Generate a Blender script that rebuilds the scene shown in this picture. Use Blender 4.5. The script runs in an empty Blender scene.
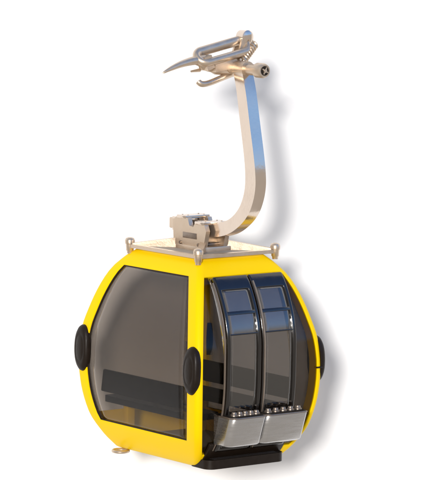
import bpy, bmesh, math, random
from math import sin, cos, radians, pi
from mathutils import Vector, Matrix
random.seed(4)
scene = bpy.context.scene
COL = scene.collection

# ------------------------------------------------------------------ materials
def mat(name, base, rough=.5, metal=0., coat=0., bump=0., bscale=60., var=0., vscale=4., ior=1.5, rvar=0., spec=.5, stretch=(1,1,1)):
    m = bpy.data.materials.new(name); m.use_nodes = True
    N, L = m.node_tree.nodes, m.node_tree.links
    b = N['Principled BSDF']
    b.inputs['Base Color'].default_value = (*base, 1)
    b.inputs['Roughness'].default_value = rough
    b.inputs['Metallic'].default_value = metal
    b.inputs['IOR'].default_value = ior
    b.inputs['Specular IOR Level'].default_value = spec
    b.inputs['Coat Weight'].default_value = coat
    b.inputs['Coat Roughness'].default_value = .06
    tc = N.new('ShaderNodeTexCoord')
    mp = N.new('ShaderNodeMapping'); mp.inputs['Scale'].default_value = stretch
    L.new(tc.outputs['Object'], mp.inputs[0])
    if var or rvar:
        n = N.new('ShaderNodeTexNoise'); n.inputs['Scale'].default_value = vscale
        n.inputs['Detail'].default_value = 6; n.inputs['Roughness'].default_value = .6
        L.new(mp.outputs[0], n.inputs['Vector'])
        if var:
            mx = N.new('ShaderNodeMixRGB'); mx.blend_type = 'MIX'
            mx.inputs['Color1'].default_value = (*[c * (1 - var) for c in base], 1)
            mx.inputs['Color2'].default_value = (*[min(1, c * (1 + var)) for c in base], 1)
            L.new(n.outputs['Fac'], mx.inputs['Fac']); L.new(mx.outputs[0], b.inputs['Base Color'])
        if rvar:
            mr = N.new('ShaderNodeMapRange')
            mr.inputs['From Min'].default_value = .3; mr.inputs['From Max'].default_value = .7
            mr.inputs['To Min'].default_value = max(.02, rough - rvar); mr.inputs['To Max'].default_value = rough + rvar
            L.new(n.outputs['Fac'], mr.inputs['Value']); L.new(mr.outputs[0], b.inputs['Roughness'])
    if bump:
        n2 = N.new('ShaderNodeTexNoise'); n2.inputs['Scale'].default_value = bscale
        n2.inputs['Detail'].default_value = 4
        L.new(mp.outputs[0], n2.inputs['Vector'])
        bp = N.new('ShaderNodeBump'); bp.inputs['Strength'].default_value = bump; bp.inputs['Distance'].default_value = .01
        L.new(n2.outputs['Fac'], bp.inputs['Height']); L.new(bp.outputs[0], b.inputs['Normal'])
    return m

def glass(name, tint, f0=.06):
    m = bpy.data.materials.new(name); m.use_nodes = True
    N, L = m.node_tree.nodes, m.node_tree.links
    N.remove(N['Principled BSDF'])
    out = N['Material Output']
    tr = N.new('ShaderNodeBsdfTransparent'); tr.inputs[0].default_value = (*tint, 1)
    gl = N.new('ShaderNodeBsdfGlossy'); gl.inputs['Roughness'].default_value = .02
    gl.inputs['Color'].default_value = (1, 1, 1, 1)
    g = N.new('ShaderNodeNewGeometry')
    d = N.new('ShaderNodeVectorMath'); d.operation = 'DOT_PRODUCT'
    L.new(g.outputs['Incoming'], d.inputs[0]); L.new(g.outputs['Normal'], d.inputs[1])
    a = N.new('ShaderNodeMath'); a.operation = 'ABSOLUTE'; L.new(d.outputs['Value'], a.inputs[0])
    s = N.new('ShaderNodeMath'); s.operation = 'SUBTRACT'; s.inputs[0].default_value = 1; L.new(a.outputs[0], s.inputs[1])
    p = N.new('ShaderNodeMath'); p.operation = 'POWER'; p.inputs[1].default_value = 5; L.new(s.outputs[0], p.inputs[0])
    q = N.new('ShaderNodeMath'); q.operation = 'MULTIPLY_ADD'; q.inputs[1].default_value = 1 - f0; q.inputs[2].default_value = f0
    L.new(p.outputs[0], q.inputs[0])
    mx = N.new('ShaderNodeMixShader')
    L.new(q.outputs[0], mx.inputs[0]); L.new(tr.outputs[0], mx.inputs[1]); L.new(gl.outputs[0], mx.inputs[2])
    L.new(mx.outputs[0], out.inputs['Surface'])
    return m

YEL = mat('yellow_paint', (.97, .63, .001), .40, coat=0, bump=.03, bscale=25, var=.02, vscale=3, rvar=.05, spec=.07)
MET = mat('cast_metal', (.64, .52, .40), .38, metal=.88, bump=.09, bscale=45, var=.18, vscale=9, rvar=.10)
ARM = mat('hanger_metal', (.68, .575, .48), .16, metal=.9, bump=.06, bscale=30, var=.06, vscale=6, rvar=.06)
SIL = mat('brushed_aluminium', (.50, .49, .48), .28, metal=.92, bump=.04, bscale=40, var=.06, vscale=5, rvar=.08, stretch=(1, 1, 12))
RUB = mat('black_rubber', (.013, .008, .005), .42, spec=.2, bump=.10, bscale=50, var=.3, vscale=12, rvar=.08)
BLK = mat('black_lacquer', (.006, .004, .003), .14, coat=0, spec=.8, bump=.02, bscale=20, rvar=.06)
DRK = mat('dark_plastic', (.012, .008, .005), .5, spec=.3, bump=.15, bscale=60, var=.3, vscale=8)
SEAT = mat('dark_brown_seat_plastic', (.006, .0035, .0015), .55, bump=.15, bscale=60, var=.3, vscale=8, spec=.2)
PLT = mat('weathered_roof_plate', (.40, .35, .29), .65, metal=.25, bump=.08, var=.15, vscale=6, spec=.3)
FLO = mat('floor_rubber', (.30, .21, .06), .7, bump=.2, bscale=80, var=.2)
STEEL = mat('dark_steel', (.26, .21, .17), .35, metal=.8, bump=.2, bscale=50, var=.2, vscale=9)
WHT = mat('white_backdrop_paper', (.93, .93, .93), .8, bump=.02, bscale=8, var=.004, vscale=2, spec=.2)
GLS = glass('tinted_glass', (.70, .675, .652), .006)
GLF = glass('tinted_side_light', (.50, .47, .44), .02)
GLD = glass('tinted_door_glass', (.635, .61, .585), .10)

# ------------------------------------------------------------------ helpers
def link(name, me, m, parent=None, smooth=30):
    o = bpy.data.objects.new(name, me); COL.objects.link(o)
    if m: me.materials.append(m)
    if smooth:
        me.shade_auto_smooth(angle=radians(smooth)) if hasattr(me, 'shade_auto_smooth') else None
        for p in me.polygons: p.use_smooth = True
        # sharp edges by angle
        bm = bmesh.new(); bm.from_mesh(me)
        for e in bm.edges:
            if len(e.link_faces) == 2 and e.calc_face_angle(0) > radians(smooth): e.smooth = False
        bm.to_mesh(me); bm.free()
    if parent: o.parent = parent
    return o

def build(name, bm, m, parent=None, smooth=35, bevel=0, bseg=2):
    if bevel:
        es = [e for e in bm.edges if len(e.link_faces) == 2 and e.calc_face_angle(0) > radians(30)]
        bmesh.ops.bevel(bm, geom=es, offset=bevel, segments=bseg, profile=.5, affect='EDGES', clamp_overlap=True)
    bmesh.ops.recalc_face_normals(bm, faces=bm.faces)
    me = bpy.data.meshes.new(name); bm.to_mesh(me); bm.free()
    return link(name, me, m, parent, smooth)

def box(bm, c, s, rot=None):
    r = bmesh.ops.create_cube(bm, size=1)
    M = Matrix.Translation(c) @ (rot.to_4x4() if rot else Matrix()) @ Matrix.Diagonal((*s, 1))
    bmesh.ops.transform(bm, matrix=M, verts=r['verts'])

def tube(bm, pts, rad, n=14, flat=1.0, cap=True, closed=False):
    """round or oval bar along points; rad a number or list; flat squashes the second axis"""
    pts = [Vector(p) for p in pts]; k = len(pts)
    rad = rad if isinstance(rad, (list, tuple)) else [rad] * k
    rings = []; up = None
    for i, p in enumerate(pts):
        if closed: t = pts[(i + 1) % k] - pts[i - 1]
        else: t = pts[min(i + 1, k - 1)] - pts[max(i - 1, 0)]
        t.normalize()
        if up is None:
            up = Vector((0, 0, 1)) if abs(t.z) < .9 else Vector((1, 0, 0))
        u = (up - t * up.dot(t)).normalized(); v = t.cross(u); up = u
        rings.append([bm.verts.new(p + (u * cos(2 * pi * j / n) * flat + v * sin(2 * pi * j / n)) * rad[i]) for j in range(n)])
    m = k if closed else k - 1
    for i in range(m):
        A, B = rings[i], rings[(i + 1) % k]
        for j in range(n):
            bm.faces.new((A[j], A[(j + 1) % n], B[(j + 1) % n], B[j]))
    if cap and not closed:
        bm.faces.new(rings[0][::-1]); bm.faces.new(rings[-1])

def smooth_path(pts, n=6):
    P = [Vector(p) for p in pts]; out = []
    for i in range(len(P) - 1):
        a = P[max(i - 1, 0)]; b = P[i]; c = P[i + 1]; d = P[min(i + 2, len(P) - 1)]
        for s in range(n):
            t = s / n
            out.append(.5 * ((2 * b) + (c - a) * t + (2 * a - 5 * b + 4 * c - d) * t * t + (3 * b - a - 3 * c + d) * t ** 3))
    out.append(P[-1]); return out

def plate(bm, outline, axis, lo, hi):
    """extrude a closed 2-D outline between lo and hi along axis 0 (X) / 1 (Y) / 2 (Z)"""
    def v(p, w):
        q = list(p); q.insert(axis, w); return bm.verts.new(q)
    A = [v(p, lo) for p in outline]; B = [v(p, hi) for p in outline]
    n = len(A)
    bm.faces.new(A[::-1]); bm.faces.new(B)
    for i in range(n): bm.faces.new((A[i], A[(i + 1) % n], B[(i + 1) % n], B[i]))

def solidify(o, t, offset=-1):
    s = o.modifiers.new('thick', 'SOLIDIFY'); s.thickness = t; s.offset = offset; s.use_even_offset = True
    return s

# ------------------------------------------------------------------ cabin profile
H = 2.236
PX = [(0, 83), (.02, 87.5), (.05, 94), (.08, 99), (.125, 106), (.176, 111.5), (.27, 117.5), (.36, 120.5), (.44, 121.5), (.51, 121), (.61, 117.5),
      (.70, 111), (.77, 105), (.845, 97), (.905, 88.5), (.945, 80), (.97, 74), (1, 65)]
def half(t):
    if t <= PX[0][0]: return PX[0][1]
    if t >= PX[-1][0]: return PX[-1][1]
    for i in range(len(PX) - 1):
        if PX[i][0] <= t <= PX[i + 1][0]:
            x0, y0 = PX[i]; x1, y1 = PX[i + 1]
            def sl(k):
                k = max(0, min(len(PX) - 1, k)); a = max(0, k - 1); b = min(len(PX) - 1, k + 1)
                return (PX[b][1] - PX[a][1]) / (PX[b][0] - PX[a][0])
            m0, m1 = sl(i), sl(i + 1); h = x1 - x0; s = (t - x0) / h
            return (2 * s**3 - 3 * s * s + 1) * y0 + (s**3 - 2 * s * s + s) * h * m0 + (-2 * s**3 + 3 * s * s) * y1 + (s**3 - s * s) * h * m1
def hx(t): return 1.02 * half(t) / (2 * .799 * 90)
def hy(t): return 1.02 * half(t) / (2 * .602 * 90)

R = .06; MS = .19; MF = .075        # corner radius, post width on the end faces / on the door faces
SW0, SW1 = .133, .925               # end window, bottom and top
FW0, FW1 = .06, .925; BW0 = .155                # door face opening

def ring(X, Y, z, inset=0):
    """points round a rounded rectangle with tags telling which face a segment belongs to"""
    X -= inset; Y -= inset; r = max(.015, R - inset)
    pts = []; tags = []
    def face(p, q, m, name):
        # p->q straight part; margins from the true corner
        L = (Vector(q) - Vector(p)).length; d = (Vector(q) - Vector(p)) / L
        mm = min(m - r, L * .3)
        offs = [0, mm * .5, mm] + [mm + (L - 2 * mm) * k / 12 for k in range(1, 12)] + [L - mm, L - mm * .5]
        for k, o_ in enumerate(offs):
            v = Vector(p) + d * o_; pts.append((v.x, v.y, z))
            tags.append((name, 2 <= k <= 13))
    def arc(cx, cy, a0):
        for k in range(6):
            a = a0 + pi / 2 * k / 6
            pts.append((cx + r * cos(a), cy + r * sin(a), z)); tags.append(('corner', False))
    face((-X + r, -Y), (X - r, -Y), MF, 'front'); arc(X - r, -Y + r, -pi / 2)
    face((X, -Y + r), (X, Y - r), MS, 'right'); arc(X - r, Y - r, 0)
    face((X - r, Y), (-X + r, Y), MF, 'back'); arc(-X + r, Y - r, pi / 2)
    face((-X, Y - r), (-X, -Y + r), MS, 'left'); arc(-X + r, -Y + r, pi)
    return pts, tags

LEV = sorted(set([0, .02, BW0, SW0, SW1, FW0, FW1, .97, .985, 1.0] + [round(.04 + i * .0325, 4) for i in range(29)]))

root = bpy.data.objects.new('ski_gondola', None); COL.objects.link(root)
root.empty_display_size = .3
root['label'] = 'yellow ski lift gondola with tinted windows, curved silver hanger arm and two ski boxes'
root['category'] = 'gondola'

# body shell: yellow frame with four openings
bm = bmesh.new(); rings = []; tags = None
for t in LEV:
    pts, tags = ring(hx(t), hy(t), t * H)
    rings.append((t, [bm.verts.new(p) for p in pts]))
n = len(tags)
for (t0, A), (t1, B) in zip(rings[:-1], rings[1:]):
    for j in range(n):
        nm, mid = tags[j]
        if mid and nm in ('left', 'right') and t0 >= SW0 - 1e-6 and t1 <= SW1 + 1e-6: continue
        if mid and nm in ('front', 'back') and t0 >= (FW0 if nm == 'front' else BW0) - 1e-6 and t1 <= FW1 + 1e-6: continue
        bm.faces.new((A[j], A[(j + 1) % n], B[(j + 1) % n], B[j]))
# roof: rounded over, slightly crowned
prev = rings[-1][1]
for s, dz in ((.96, .012), (.88, .022), (.6, .034), (.25, .040)):
    pts, _ = ring(hx(1) * s, hy(1) * s, H + dz)
    cur = [bm.verts.new(p) for p in pts]
    for j in range(n): bm.faces.new((prev[j], prev[(j + 1) % n], cur[(j + 1) % n], cur[j]))
    prev = cur
bm.faces.new(prev)
prev = rings[0][1]
for s, dz in ((.97, -.012), (.9, -.018)):
    pts, _ = ring(hx(0) * s, hy(0) * s, dz)
    cur = [bm.verts.new(p) for p in pts]
    for j in range(n): bm.faces.new((cur[j], cur[(j + 1) % n], prev[(j + 1) % n], prev[j]))
    prev = cur
bm.faces.new(prev[::-1])
body = build('body', bm, YEL, root, smooth=40)
solidify(body, .045)
bv = body.modifiers.new('edge', 'BEVEL'); bv.width = .009; bv.segments = 2; bv.limit_method = 'ANGLE'; bv.angle_limit = radians(50)

# tinted end windows, just inside the openings, with a slim rubber gasket
def strip_faces(bm, fn, us, ts):
    g = [[bm.verts.new(fn(u, t)) for u in us] for t in ts]
    for i in range(len(ts) - 1):
        for j in range(len(us) - 1):
            bm.faces.new((g[i][j], g[i][j + 1], g[i + 1][j + 1], g[i + 1][j]))
    return g
def lin(a, b, k): return [a + (b - a) * i / k for i in range(k + 1)]

def end_window(sgn):
    def fn(u, t):
        w = hy(t) - MS + .012
        return (sgn * (hx(t) - .022), u * w, t * H)
    bm = bmesh.new(); strip_faces(bm, fn, lin(-1, 1, 10), lin(SW0 - .004, SW1 + .004, 26))
    o = build('window', bm, GLS, root); solidify(o, .012, 0)
    bm = bmesh.new()
    pts = [fn(-.972, t) for t in lin(SW0 + .004, SW1 - .004, 24)] + [fn(u, SW1 - .004) for u in lin(-.96, .96, 8)] \
        + [fn(.972, t) for t in lin(SW1 - .004, SW0 + .004, 24)] + [fn(u, SW0 + .004) for u in lin(.96, -.96, 8)]
    pts = [(p[0] + sgn * .007, p[1], p[2]) for p in pts]
    tube(bm, pts, .008, n=8, closed=True)
    build('gasket', bm, RUB, o)
end_window(-1); end_window(1)

# fixed glass beside the doors and the glass of the rear face
DL, DM, DR = -.50, -.030, .445       # door edges and seam
def side_light(sgn_y, xa, xb):
    bm = bmesh.new()
    def fn(u, t):
        w = hx(t) - MF + .012
        a = max(-w, xa); b = min(w, xb)
        if b < a + .004: b = a = max(-w, min(w, (xa if abs(xa) < 2 else xb)))
        return (a + (b - a) * u, sgn_y * (hy(t) - .022), t * H)
    strip_faces(bm, fn, lin(0, 1, 8), lin((FW0 if sgn_y < 0 else BW0) - .004, FW1 + .004, 28))
    bmesh.ops.remove_doubles(bm, verts=bm.verts, dist=.0004)
    o = build('window', bm, GLF if sgn_y < 0 else GLS, root); solidify(o, .012, 0)
    return o
side_light(-1, -9, DL + .03); side_light(-1, DR - .03, 9)
rear = side_light(1, -9, 9)

# ------------------------------------------------------------------ doors
def dout(t):
    s = max(0, min(1, (t - .46) / .30))
    return hy(t) + .058 + .075 * s * s * (3 - 2 * s)
D0, D1 = .075, .932
def door(xa, xb):
    b = .050
    bm = bmesh.new()
    ts = [D0] + [D0 + b * .8 / H] + lin(D0 + .05, D1 - .085, 26) + [D1 - .14 / H, D1 - .07 / H, D1]
    us = [xa, xa + b * .55, xa + b] + lin(xa + b + .04, xb - b - .04, 4) + [xb - b, xb - b * .55, xb]
    g = [[bm.verts.new((u, -dout(t), t * H)) for u in us] for t in ts]
    for i in range(len(ts) - 1):
        for j in range(len(us) - 1):
            if 1 <= i <= len(ts) - 4 and 2 <= j <= len(us) - 4: continue
            bm.faces.new((g[i][j], g[i][j + 1], g[i + 1][j + 1], g[i + 1][j]))
    o = build('door', bm, BLK, root)
    s = solidify(o, .075, 1)
    s.offset = -1
    bv = o.modifiers.new('edge', 'BEVEL'); bv.width = .014; bv.segments = 3; bv.limit_method = 'ANGLE'; bv.angle_limit = radians(50)
    bm = bmesh.new()
    strip_faces(bm, lambda u, t: (u, -(dout(t) - .014), t * H), lin(xa + b - .01, xb - b + .01, 6), lin(D0 + .012, D1 - .055, 30))
    p = build('pane', bm, GLD, o); solidify(p, .010, 0)
    for zz, th in ((1.70, .040), (1.475, .018)):
        t = zz / H; sl_ = math.atan2(dout(t + .02) - dout(t - .02), .04 * H)
        bm = bmesh.new()
        box(bm, ((xa + xb) / 2, -(dout(t) - .014), zz), (xb - xa - 2 * b + .012, .022, th), Matrix.Rotation(sl_, 3, 'X'))
        build('crossbar', bm, BLK, o, bevel=.003)
    return o
doorL = door(DL, DM - .006)
doorR = door(DM + .006, DR)
# bright edge trims running up the outer door edges and the seam
bm = bmesh.new()
tube(bm, [(DL - .004, -dout(t) + .045, t * H) for t in lin(D0 + .01, D1 - .03, 28)], .013, n=8)
build('edge_trim', bm, STEEL, doorL)
bm = bmesh.new()
tube(bm, [(DM + .028, -dout(t) - .004, t * H) for t in lin(D0 + .01, D1 - .03, 28)], .011, n=8)
build('edge_trim', bm, STEEL, doorR)

# ------------------------------------------------------------------ ski boxes on the doors
def ski_box(xa, xb, parent):
    z0, z1 = .265, .58
    ya, yb = -1.0, -1.325
    def outl(z, g=0):
        k = (z - z0) / (z1 - z0)
        x0 = xa + g; x1 = xb - .012 + .012 * k - g; y1 = yb + .075 - .095 * k + g
        r = .085; P = []
        P.append((x0, ya - 0)); 
        for i in range(7):
            a = pi + pi / 2 * i / 6; P.append((x0 + r + r * cos(a), y1 + r + r * sin(a)))
        r2 = .03
        for i in range(5):
            a = 1.5 * pi + pi / 2 * i / 4; P.append((x1 - r2 + r2 * cos(a), y1 + r2 + r2 * sin(a)))
        P.append((x1, ya))
        return P
    bm = bmesh.new(); R_ = []
    for z, g in ((z0 - .012, .03), (z0, .008), (z0 + .012, 0), (z0 + .1, 0), (z0 + .2, 0), (z1 - .012, 0), (z1, .006), (z1, .016), (z1 - .06, .018)):
        R_.append([bm.verts.new((x, y, z)) for x, y in outl(z, g)])
    m = len(R_[0])
    for A, B in zip(R_[:-1], R_[1:]):
        for j in range(m): bm.faces.new((A[j], A[(j + 1) % m], B[(j + 1) % m], B[j]))
    bm.faces.new(R_[0][::-1]); bm.faces.new(R_[-1])
    o = build('ski_box', bm, SIL, parent, smooth=40)
    # dark insert with a row of round slots and metal separators
    bm = bmesh.new()
    P = outl(z1, .02); plate(bm, P, 2, z1 - .05, z1 + .022)
    ins = build('insert', bm, DRK, o, bevel=.004)
    k = 5
    for i in range(k):
        bm = bmesh.new()
        x = xa + .09 + (xb - xa - .15) * i / (k - 1)
        c = (x, yb + .085)
        tube(bm, [(c[0], c[1], z1), (c[0], c[1], z1 + .035), (c[0], c[1], z1 + .042), (c[0], c[1], z1 + .062)], [.046, .042, .032, .026], n=16)
        build('ski_separator', bm, STEEL, o)
    # rim lip
    bm = bmesh.new(); P3 = [(x, y, z1 + .004) for x, y in outl(z1, .003)]
    tube(bm, P3, .010, n=8, closed=True)
    build('rim', bm, STEEL, o)
    # brackets to the door
    for z in (.30, .50):
        t = z / H
        for x in (xa + .12, xb - .12):
            bm = bmesh.new()
            box(bm, (x, -.99, z), (.035, .08, .022))
            build('bracket', bm, STEEL, o)
ski_box(-.525, -.075, doorL)
ski_box(-.06, .50, doorR)

# ------------------------------------------------------------------ step and sill
bm = bmesh.new()
P = []
def rr(x0, x1, y0, y1, r, k=6):
    P = []
    for cx, cy, a0 in ((x0 + r, y0 + r, pi), (x1 - r, y0 + r, 1.5 * pi), (x1 - r, y1 - r, 0), (x0 + r, y1 - r, .5 * pi)):
        for i in range(k + 1):
            a = a0 + pi / 2 * i / k; P.append((cx + r * cos(a), cy + r * sin(a)))
    return P
plate(bm, rr(-.59, .47, -1.0, -.62, .10), 2, -.015, .085)
step = build('step', bm, RUB, root, bevel=.022, bseg=3)
for i in range(4):
    bm = bmesh.new(); box(bm, (-.06, -.965 + i * .035, .088), (.88, .012, .008))
    build('tread', bm, DRK, step, bevel=.002)
bm = bmesh.new()
strip_faces(bm, lambda u, t: (u, -(hy(t) + .022), t * H), lin(-.575, .49, 8), lin(-.008, .115, 8))
sill = build('door_sill', bm, RUB, root); solidify(sill, .05)
bv = sill.modifiers.new('edge', 'BEVEL'); bv.width = .008; bv.segments = 2; bv.limit_method = 'ANGLE'; bv.angle_limit = radians(50)
bm = bmesh.new()
plate(bm, rr(-.40, .40, -.60, .55, .08), 2, -.045, -.01)
build('underframe', bm, DRK, root, bevel=.01)

# ------------------------------------------------------------------ interior
t = .05
bm = bmesh.new(); plate(bm, rr(-.58, .58, -.76, .80, .05), 2, .05, .09)
build('floor_mat', bm, FLO, root, bevel=.004)
bm = bmesh.new(); plate(bm, rr(-.52, .52, -.68, .68, .08), 2, 2.10, 2.16)
build('ceiling_liner', bm, DRK, root, bevel=.015)
def bench(s):
    bm = bmesh.new(); plate(bm, rr(min(s * .30, s * .68), max(s * .30, s * .68), -.80, .86, .04), 2, .50, .57)
    o = build('bench', bm, SEAT, root, bevel=.018, bseg=3)
    bm = bmesh.new()
    box(bm, (s * .70, .03, .745), (.045, 1.63, .25), Matrix.Rotation(radians(-7 * s), 3, 'Y'))
    build('backrest', bm, SEAT, o, bevel=.016, bseg=3)
    for y in (-.55, .62):
        bm = bmesh.new(); box(bm, (s * .50, y, .30), (.10, .09, .42))
        build('bench_support', bm, YEL, o, bevel=.01)
bench(-1); bench(1)

# ------------------------------------------------------------------ bumpers at the corners of the end faces
def bumper(sx, sy):
    zc = 1.10; hh = .258; ww = .122; th = .105
    t = zc / H
    x0 = hx(t) - .035; yc = hy(t) - .112
    bm = bmesh.new(); R_ = []
    m = 40
    prof = [(1.0, 0), (1.02, .015), (1.02, .038), (.985, .056), (.90, .070), (.70, .080), (.62, .076), (.55, .080), (.25, .086)]
    for f, d in prof:
        ringv = []
        for i in range(m):
            a = 2 * pi * i / m
            y = ww * f * cos(a); z = hh * f * math.copysign(abs(sin(a)) ** .82, sin(a))
            drop = hx(max(0, min(1, (zc + z) / H))) - hx(t)
            ringv.append(bm.verts.new((sx * (x0 + drop * .55 + d), sy * (yc + y), zc + z)))
        R_.append(ringv)
    for A, B in zip(R_[:-1], R_[1:]):
        for j in range(m): bm.faces.new((A[j], A[(j + 1) % m], B[(j + 1) % m], B[j]))
    bm.faces.new(R_[0][::-1]); bm.faces.new(R_[-1])
    build('bumper', bm, RUB, root, smooth=50)
for sx in (-1, 1):
    for sy in (-1, 1): bumper(sx, sy)

# ------------------------------------------------------------------ roof rack
ZR = H + .035
RX, RY = .53, .64; ZK = H - .045
rack = None
bm = bmesh.new()
oo = [(-RX - .024, -RY - .024), (RX + .024, -RY - .024), (RX + .024, RY + .024), (-RX - .024, RY + .024)]
ii = [(-RX + .024, -RY + .024), (RX - .024, -RY + .024), (RX - .024, RY - .024), (-RX + .024, RY - .024)]
V = [[bm.verts.new((x, y, z)) for x, y in P_] for P_, z in ((oo, ZK + .062), (oo, ZK + .102), (ii, ZK + .102), (ii, ZK + .062))]
for a in range(4):
    for j in range(4): bm.faces.new((V[a][j], V[a][(j + 1) % 4], V[(a + 1) % 4][(j + 1) % 4], V[(a + 1) % 4][j]))
rack = build('roof_frame', bm, MET, root, bevel=.008)
for sx in (-1, 1):
    for sy in (-1, 1):
        bm = bmesh.new()
        tube(bm, [(sx * RX, sy * RY, H - .05), (sx * RX, sy * RY, ZK + .02), (sx * RX, sy * RY, ZK + .03), (sx * RX, sy * RY, ZK + .10),
                  (sx * RX, sy * RY, ZK + .105), (sx * RX, sy * RY, ZK + .14), (sx * RX, sy * RY, ZK + .165), (sx * RX, sy * RY, ZK + .175)],
             [.032, .034, .042, .046, .054, .056, .046, .02], n=20)
        build('post', bm, MET, rack, smooth=50)
# gusset beams running in to the hanger mount
for sx in (-1, 1):
    for sy in (-1, 1):
        bm = bmesh.new()
        a = Vector((sx * (RX - .02), sy * (RY - .03), 0)); b_ = Vector((sx * .12, sy * .20, 0))
        d = (b_ - a).normalized(); nrm = Vector((-d.y, d.x, 0)) * .035
        lo0, hi0, lo1, hi1 = ZK + .055, ZK + .115, ZK + .05, ZK + .20
        vs = [bm.verts.new(p) for p in (a - nrm + Vector((0, 0, lo0)), a + nrm + Vector((0, 0, lo0)), a + nrm + Vector((0, 0, hi0)), a - nrm + Vector((0, 0, hi0)),
              b_ - nrm + Vector((0, 0, lo1)), b_ + nrm + Vector((0, 0, lo1)), b_ + nrm + Vector((0, 0, hi1)), b_ - nrm + Vector((0, 0, hi1)))]
        for f in ((0, 1, 2, 3), (7, 6, 5, 4), (0, 4, 5, 1), (1, 5, 6, 2), (2, 6, 7, 3), (3, 7, 4, 0)): bm.faces.new([vs[i] for i in f])
        build('gusset', bm, MET, rack, bevel=.008)

rack.location.x = .035
bm = bmesh.new(); plate(bm, rr(-.43, .43, -.55, .55, .04), 2, ZK + .052, ZK + .084)
build('roof_plate', bm, PLT, rack, bevel=.008)
# ------------------------------------------------------------------ hanger mount on the roof
bm = bmesh.new()
box(bm, (0, .02, ZR + .035), (.42, .60, .10))
box(bm, (0, .10, ZR + .13), (.30, .40, .14))
mount = build('hanger_mount', bm, MET, root, bevel=.012)
for sx in (-1, 1):
    bm = bmesh.new()
    plate(bm, [(.40, ZR + .07), (.42, ZR + .34), (.33, ZR + .39), (.10, ZR + .38), (.06, ZR + .30), (-.02, ZR + .29), (-.06, ZR + .34), (-.26, ZR + .33), (-.30, ZR + .26), (-.24, ZR + .07)], 0,
          sx * .15 - .03, sx * .15 + .03)
    ch = build('cheek_plate', bm, MET, mount, bevel=.008)
for y in (.24, -.15):
    bm = bmesh.new(); box(bm, (0, y, ZR + .385 - (.0 if y > 0 else .045)), (.37, .20, .035))
    build('cap_plate', bm, ARM, mount, bevel=.01)
bm = bmesh.new()
box(bm, (0, .53, ZR + .285), (.16, .24, .12))
build('damper', bm, MET, mount, bevel=.012)
for y, z in ((.25, ZR + .17), (-.14, ZR + .17)):
    bm = bmesh.new(); tube(bm, [(-.195, y, z - .07), (.195, y, z - .07)], .018, n=14); build('bolt', bm, STEEL, mount)
for x in (-.12, .12):
    for y in (.30, .18, -.10, -.2):
        bm = bmesh.new(); tube(bm, [(x, y, ZR + .34), (x, y, ZR + .408 - (0 if y > 0 else .045))], .011, n=6); build('bolt', bm, MET, mount)

for sx in (-1, 1):
    bm = bmesh.new(); box(bm, (sx * .178, .05, ZR + .19), (.012, .30, .065)); build('recess_patch', bm, STEEL, mount, bevel=.003)  # solid dark block; its colour stands in for the shade of a recess
mount.location = (0, -.08, -.03); mount.scale = (.92, .86, 1)
# ------------------------------------------------------------------ hanger arm: swept rectangular bar in the Y-Z plane
outer = [(.42, 2.45), (0, 2.435), (-.36, 2.44), (-.62, 2.50), (-.83, 2.615), (-.975, 2.75), (-1.055, 2.90), (-1.09, 3.05), (-1.085, 3.20), (-1.05, 3.40), (-.97, 3.75), (-.90, 4.06), (-.835, 4.27), (-.83, 4.31)]
inner = [(.42, 2.60), (0, 2.595), (-.36, 2.60), (-.56, 2.635), (-.70, 2.705), (-.81, 2.81), (-.875, 2.93), (-.905, 3.05), (-.905, 3.20), (-.875, 3.40), (-.80, 3.75), (-.735, 4.06), (-.675, 4.27), (-.67, 4.31)]
def dens(P): return [(v.x, v.y) for v in smooth_path([(a, b, 0) for a, b in P], 6)]
O, I = dens(outer), dens(inner)
bm = bmesh.new(); W = .072; prev = None
for (oy, oz), (iy, iz) in zip(O, I):
    c = [bm.verts.new(p) for p in ((-W, oy, oz), (W, oy, oz), (W, iy, iz), (-W, iy, iz))]
    if prev:
        for j in range(4): bm.faces.new((prev[j], prev[(j + 1) % 4], c[(j + 1) % 4], c[j]))
    else: bm.faces.new(c[::-1])
    prev = c
bm.faces.new(prev)
arm = build('hanger_arm', bm, ARM, root, smooth=30, bevel=.010, bseg=3)
# bearing tube across the arm head
bm = bmesh.new()
ZT = 4.31
tube(bm, [(0, -.50, ZT), (0, -1.02, ZT)], .062, n=24)
tube(bm, [(0, -1.0, ZT), (0, -1.01, ZT), (0, -1.015, ZT), (0, -1.11, ZT), (0, -1.135, ZT)], [.055, .070, .082, .082, .070], n=28)
tb = build('bearing_tube', bm, MET, root, smooth=40)
bm = bmesh.new()
tube(bm, [(0, -1.12, ZT), (0, -1.139, ZT)], .052, n=24)
build('bearing_bore', bm, DRK, tb)
bm = bmesh.new()
tube(bm, [(0, -1.13, ZT), (0, -1.153, ZT)], .022, n=6)
for a in (.5, 2.07):
    box(bm, (0, -1.142, ZT), (.085, .012, .014), Matrix.Rotation(a, 3, 'Y'))
build('bolt', bm, MET, tb)
# clamp round the arm head
bm = bmesh.new()
tube(bm, [(0, -.84, ZT), (0, -.62, ZT)], .088, n=24)
build('arm_collar', bm, MET, arm, bevel=.008)

# ------------------------------------------------------------------ cable grip
YG = -.55
bm = bmesh.new()
# cast body
tube(bm, smooth_path([(-.50, YG, 4.50), (-.40, YG, 4.47), (-.22, YG, 4.43), (0, YG, 4.42), (.12, YG, 4.44)], 4), [.045] * 4 + [.07] * 4 + [.085] * 4 + [.09] * 4 + [.07], n=16, flat=1.15)
tube(bm, [(-.05, YG + .12, 4.43), (-.05, -.64, 4.43)], .085, n=16)
box(bm, (-.18, YG - .02, 4.44), (.24, .16, .12), Matrix.Rotation(radians(-8), 3, 'Y'))
box(bm, (-.37, YG - .03, 4.47), (.10, .13, .15), Matrix.Rotation(radians(-20), 3, 'Y'))
grip = build('cable_grip', bm, MET, root, smooth=40); grip.location.z = -.09
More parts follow.
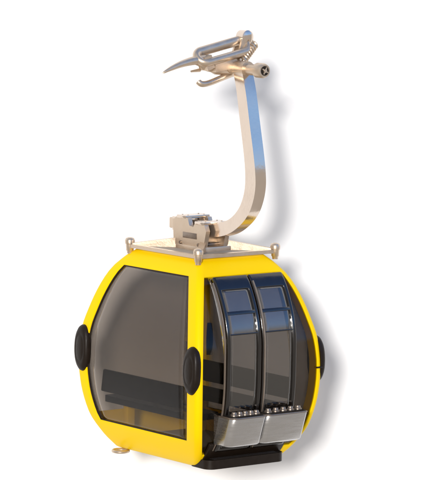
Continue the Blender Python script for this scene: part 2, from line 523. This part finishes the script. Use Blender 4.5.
# flat tongue reaching out along the cable
bm = bmesh.new()
tube(bm, smooth_path([(-.38, YG, 4.50), (-.52, YG, 4.492), (-.68, YG, 4.46), (-.82, YG, 4.415), (-.93, YG, 4.37)], 5),
     [.07, .068, .066, .064, .062, .06, .058, .055, .052, .05, .047, .044, .041, .038, .035, .032, .028, .024, .020, .015, .006], n=16, flat=.8)
build('guide_tongue', bm, MET, grip)
bm = bmesh.new()
tube(bm, [(-.40, YG + .05, 4.385), (-.53, YG + .03, 4.375)], [.022, .012], n=10)
build('guide_pin', bm, MET, grip)
# long closed link lever above the body
def link_ring(c, L, Wd, direc, side, r, k=14):
    P = []
    c = Vector(c); d = Vector(direc).normalized(); s_ = Vector(side).normalized()
    for i in range(k + 1):
        a = -pi / 2 + pi * i / k; P.append(c + d * (L / 2 + Wd / 2 * cos(a)) + s_ * (Wd / 2 * sin(a)))
    for i in range(k + 1):
        a = pi / 2 + pi * i / k; P.append(c + d * (-L / 2 + Wd / 2 * cos(a)) + s_ * (Wd / 2 * sin(a)))
    return P
bm = bmesh.new()
tube(bm, link_ring((-.15, YG - .02, 4.58), .48, .17, (1, -.05, .22), (.06, -.75, -.66), .03), .046, n=14, closed=True, flat=1.2)
build('link_lever', bm, MET, grip, smooth=60)
# clamp finger beneath
bm = bmesh.new()
tube(bm, smooth_path([(.02, YG, 4.34), (-.15, YG - .03, 4.30), (-.34, YG - .03, 4.245), (-.43, YG - .02, 4.24), (-.46, YG, 4.27)], 4), [.034] * 16 + [.022], n=12)
build('clamp_finger', bm, MET, grip)
# roller head and spring at the outer end
bm = bmesh.new()
tube(bm, [(.17, YG + .07, 4.735), (.17, YG + .06, 4.735), (.17, YG - .06, 4.735), (.17, YG - .07, 4.735)], [.06, .076, .076, .06], n=22)
build('roller', bm, ARM, grip, smooth=50)
for dy in (-.05, .05):
    bm = bmesh.new(); plate(bm, [(.10, 4.73), (.22, 4.76), (.25, 4.66), (.18, 4.50), (.08, 4.42), (-.06, 4.44), (.04, 4.56)], 1, YG + dy - .014, YG + dy + .014)
    build('cheek_plate', bm, MET, grip, bevel=.005)
bm = bmesh.new(); P = []
for i in range(90):
    a = i / 89; th = a * 2 * pi * 8
    c = Vector((.06, YG - .11, 4.47)).lerp(Vector((.23, YG - .11, 4.66)), a)
    u = Vector((-.63, 0, .78)); v = Vector((0, 1, 0))
    P.append(c + (u * cos(th) + v * sin(th)) * .034)
tube(bm, P, .015, n=6)
build('spring', bm, MET, grip)

# ------------------------------------------------------------------ little tie-down ring under the rear corner
bm = bmesh.new()
P = []
for i in range(24):
    a = 2 * pi * i / 24; P.append((-.55 - .075 + .085 * cos(a), .60 + .085 * sin(a), -.035))
tube(bm, P, .020, n=10, closed=True)
tube(bm, [(-.545, .60, -.035), (-.50, .60, -.02)], .016, n=8)
build('tie_down_ring', bm, MET, root)
# small latch on the far door post
bm = bmesh.new()
t = 1.02 / H
box(bm, (hx(t) - .05, -hy(t) - .002, 1.02), (.085, .02, .018))
build('latch', bm, DRK, root, bevel=.003)

# ------------------------------------------------------------------ camera geometry
A = radians(37); E = radians(6.4)
fh = Vector((sin(A), cos(A), 0)); right = Vector((cos(A), -sin(A), 0))
f = Vector((fh.x * cos(E), fh.y * cos(E), -sin(E)))
D = 36.0
target = Vector((0, 0, 2.37)) + right * .175
cam = bpy.data.objects.new('camera', bpy.data.cameras.new('camera')); COL.objects.link(cam)
cam.location = target - f * D
q = f.to_track_quat('-Z', 'Y'); roll = .012
cam.rotation_euler = (q.to_matrix() @ Matrix.Rotation(roll, 3, 'Z')).to_euler()
cam.data.sensor_fit = 'VERTICAL'; cam.data.sensor_height = 24; cam.data.lens = 24 * D / 5.3333
cam.data.clip_end = 200
scene.camera = cam

# ------------------------------------------------------------------ white backdrop behind the model
bm = bmesh.new()
box(bm, (0, 0, 0), (24, .06, 16))
bd = build('backdrop', bm, WHT, None, smooth=0)
bd.location = fh * 1.68 + Vector((0, 0, 2.2)); bd.rotation_euler = (0, 0, -A)
bd['kind'] = 'structure'; bd['label'] = 'plain white backdrop behind the gondola'

# ------------------------------------------------------------------ light
SAZ = math.atan2(-fh.y, -fh.x) - radians(8)     # towards -X, left of the camera
SEL = radians(12.3)
sd = Vector((cos(SAZ) * cos(SEL), sin(SAZ) * cos(SEL), sin(SEL)))
sl = bpy.data.lights.new('sun', 'SUN'); sl.energy = 2.65; sl.angle = radians(7.5); sl.color = (1, .965, .925)
so = bpy.data.objects.new('sun', sl); COL.objects.link(so)
so.rotation_euler = sd.to_track_quat('Z', 'Y').to_euler(); so.location = (-4, -5, 6)

w = bpy.data.worlds.new('World'); scene.world = w; w.use_nodes = True
N, L = w.node_tree.nodes, w.node_tree.links
bg = N['Background']
sky = N.new('ShaderNodeTexSky'); sky.sky_type = 'NISHITA'; sky.sun_disc = False
sky.sun_elevation = SEL; sky.sun_rotation = math.atan2(sd.x, sd.y); sky.altitude = 900
sky.dust_density = .6; sky.ozone_density = 1.6
bg.inputs['Strength'].default_value = .15
# surroundings below the sky line: warm sunlit ground and facades
tc = N.new('ShaderNodeTexCoord'); sx_ = N.new('ShaderNodeSeparateXYZ'); L.new(tc.outputs['Generated'], sx_.inputs[0])
mr = N.new('ShaderNodeMapRange'); mr.interpolation_type = 'SMOOTHSTEP'
mr.inputs['From Min'].default_value = sin(radians(7.5)); mr.inputs['From Max'].default_value = sin(radians(12))
L.new(sx_.outputs['Z'], mr.inputs['Value'])
mx = N.new('ShaderNodeMixRGB'); mx.inputs['Color1'].default_value = (3.2, 2.95, 2.7, 1)
L.new(mr.outputs[0], mx.inputs['Fac']); tn = N.new('ShaderNodeMixRGB'); tn.blend_type = 'MULTIPLY'; tn.inputs['Fac'].default_value = 1
tn.inputs['Color2'].default_value = (1.5, 2.0, 2.75, 1)
L.new(sky.outputs[0], tn.inputs['Color1'])
dp = N.new('ShaderNodeVectorMath'); dp.operation = 'DOT_PRODUCT'; dp.inputs[1].default_value = (-.95, -.30, .1)
L.new(tc.outputs['Generated'], dp.inputs[0])
gm = N.new('ShaderNodeMapRange'); gm.interpolation_type = 'SMOOTHSTEP'
gm.inputs['From Min'].default_value = -.15; gm.inputs['From Max'].default_value = .65
L.new(dp.outputs['Value'], gm.inputs['Value'])
gx = N.new('ShaderNodeMixRGB'); gx.inputs['Color2'].default_value = (3.45, 3.6, 3.9, 1)
L.new(gm.outputs[0], gx.inputs['Fac']); L.new(tn.outputs[0], gx.inputs['Color1']); L.new(gx.outputs[0], mx.inputs['Color2']); L.new(mx.outputs[0], bg.inputs['Color'])

vs = scene.view_settings; scene.display_settings.display_device = 'sRGB'
vs.view_transform = 'Standard'; vs.look = 'None'; vs.exposure = .08; vs.gamma = 1
scene.cycles.max_bounces = 12; scene.cycles.transparent_max_bounces = 32
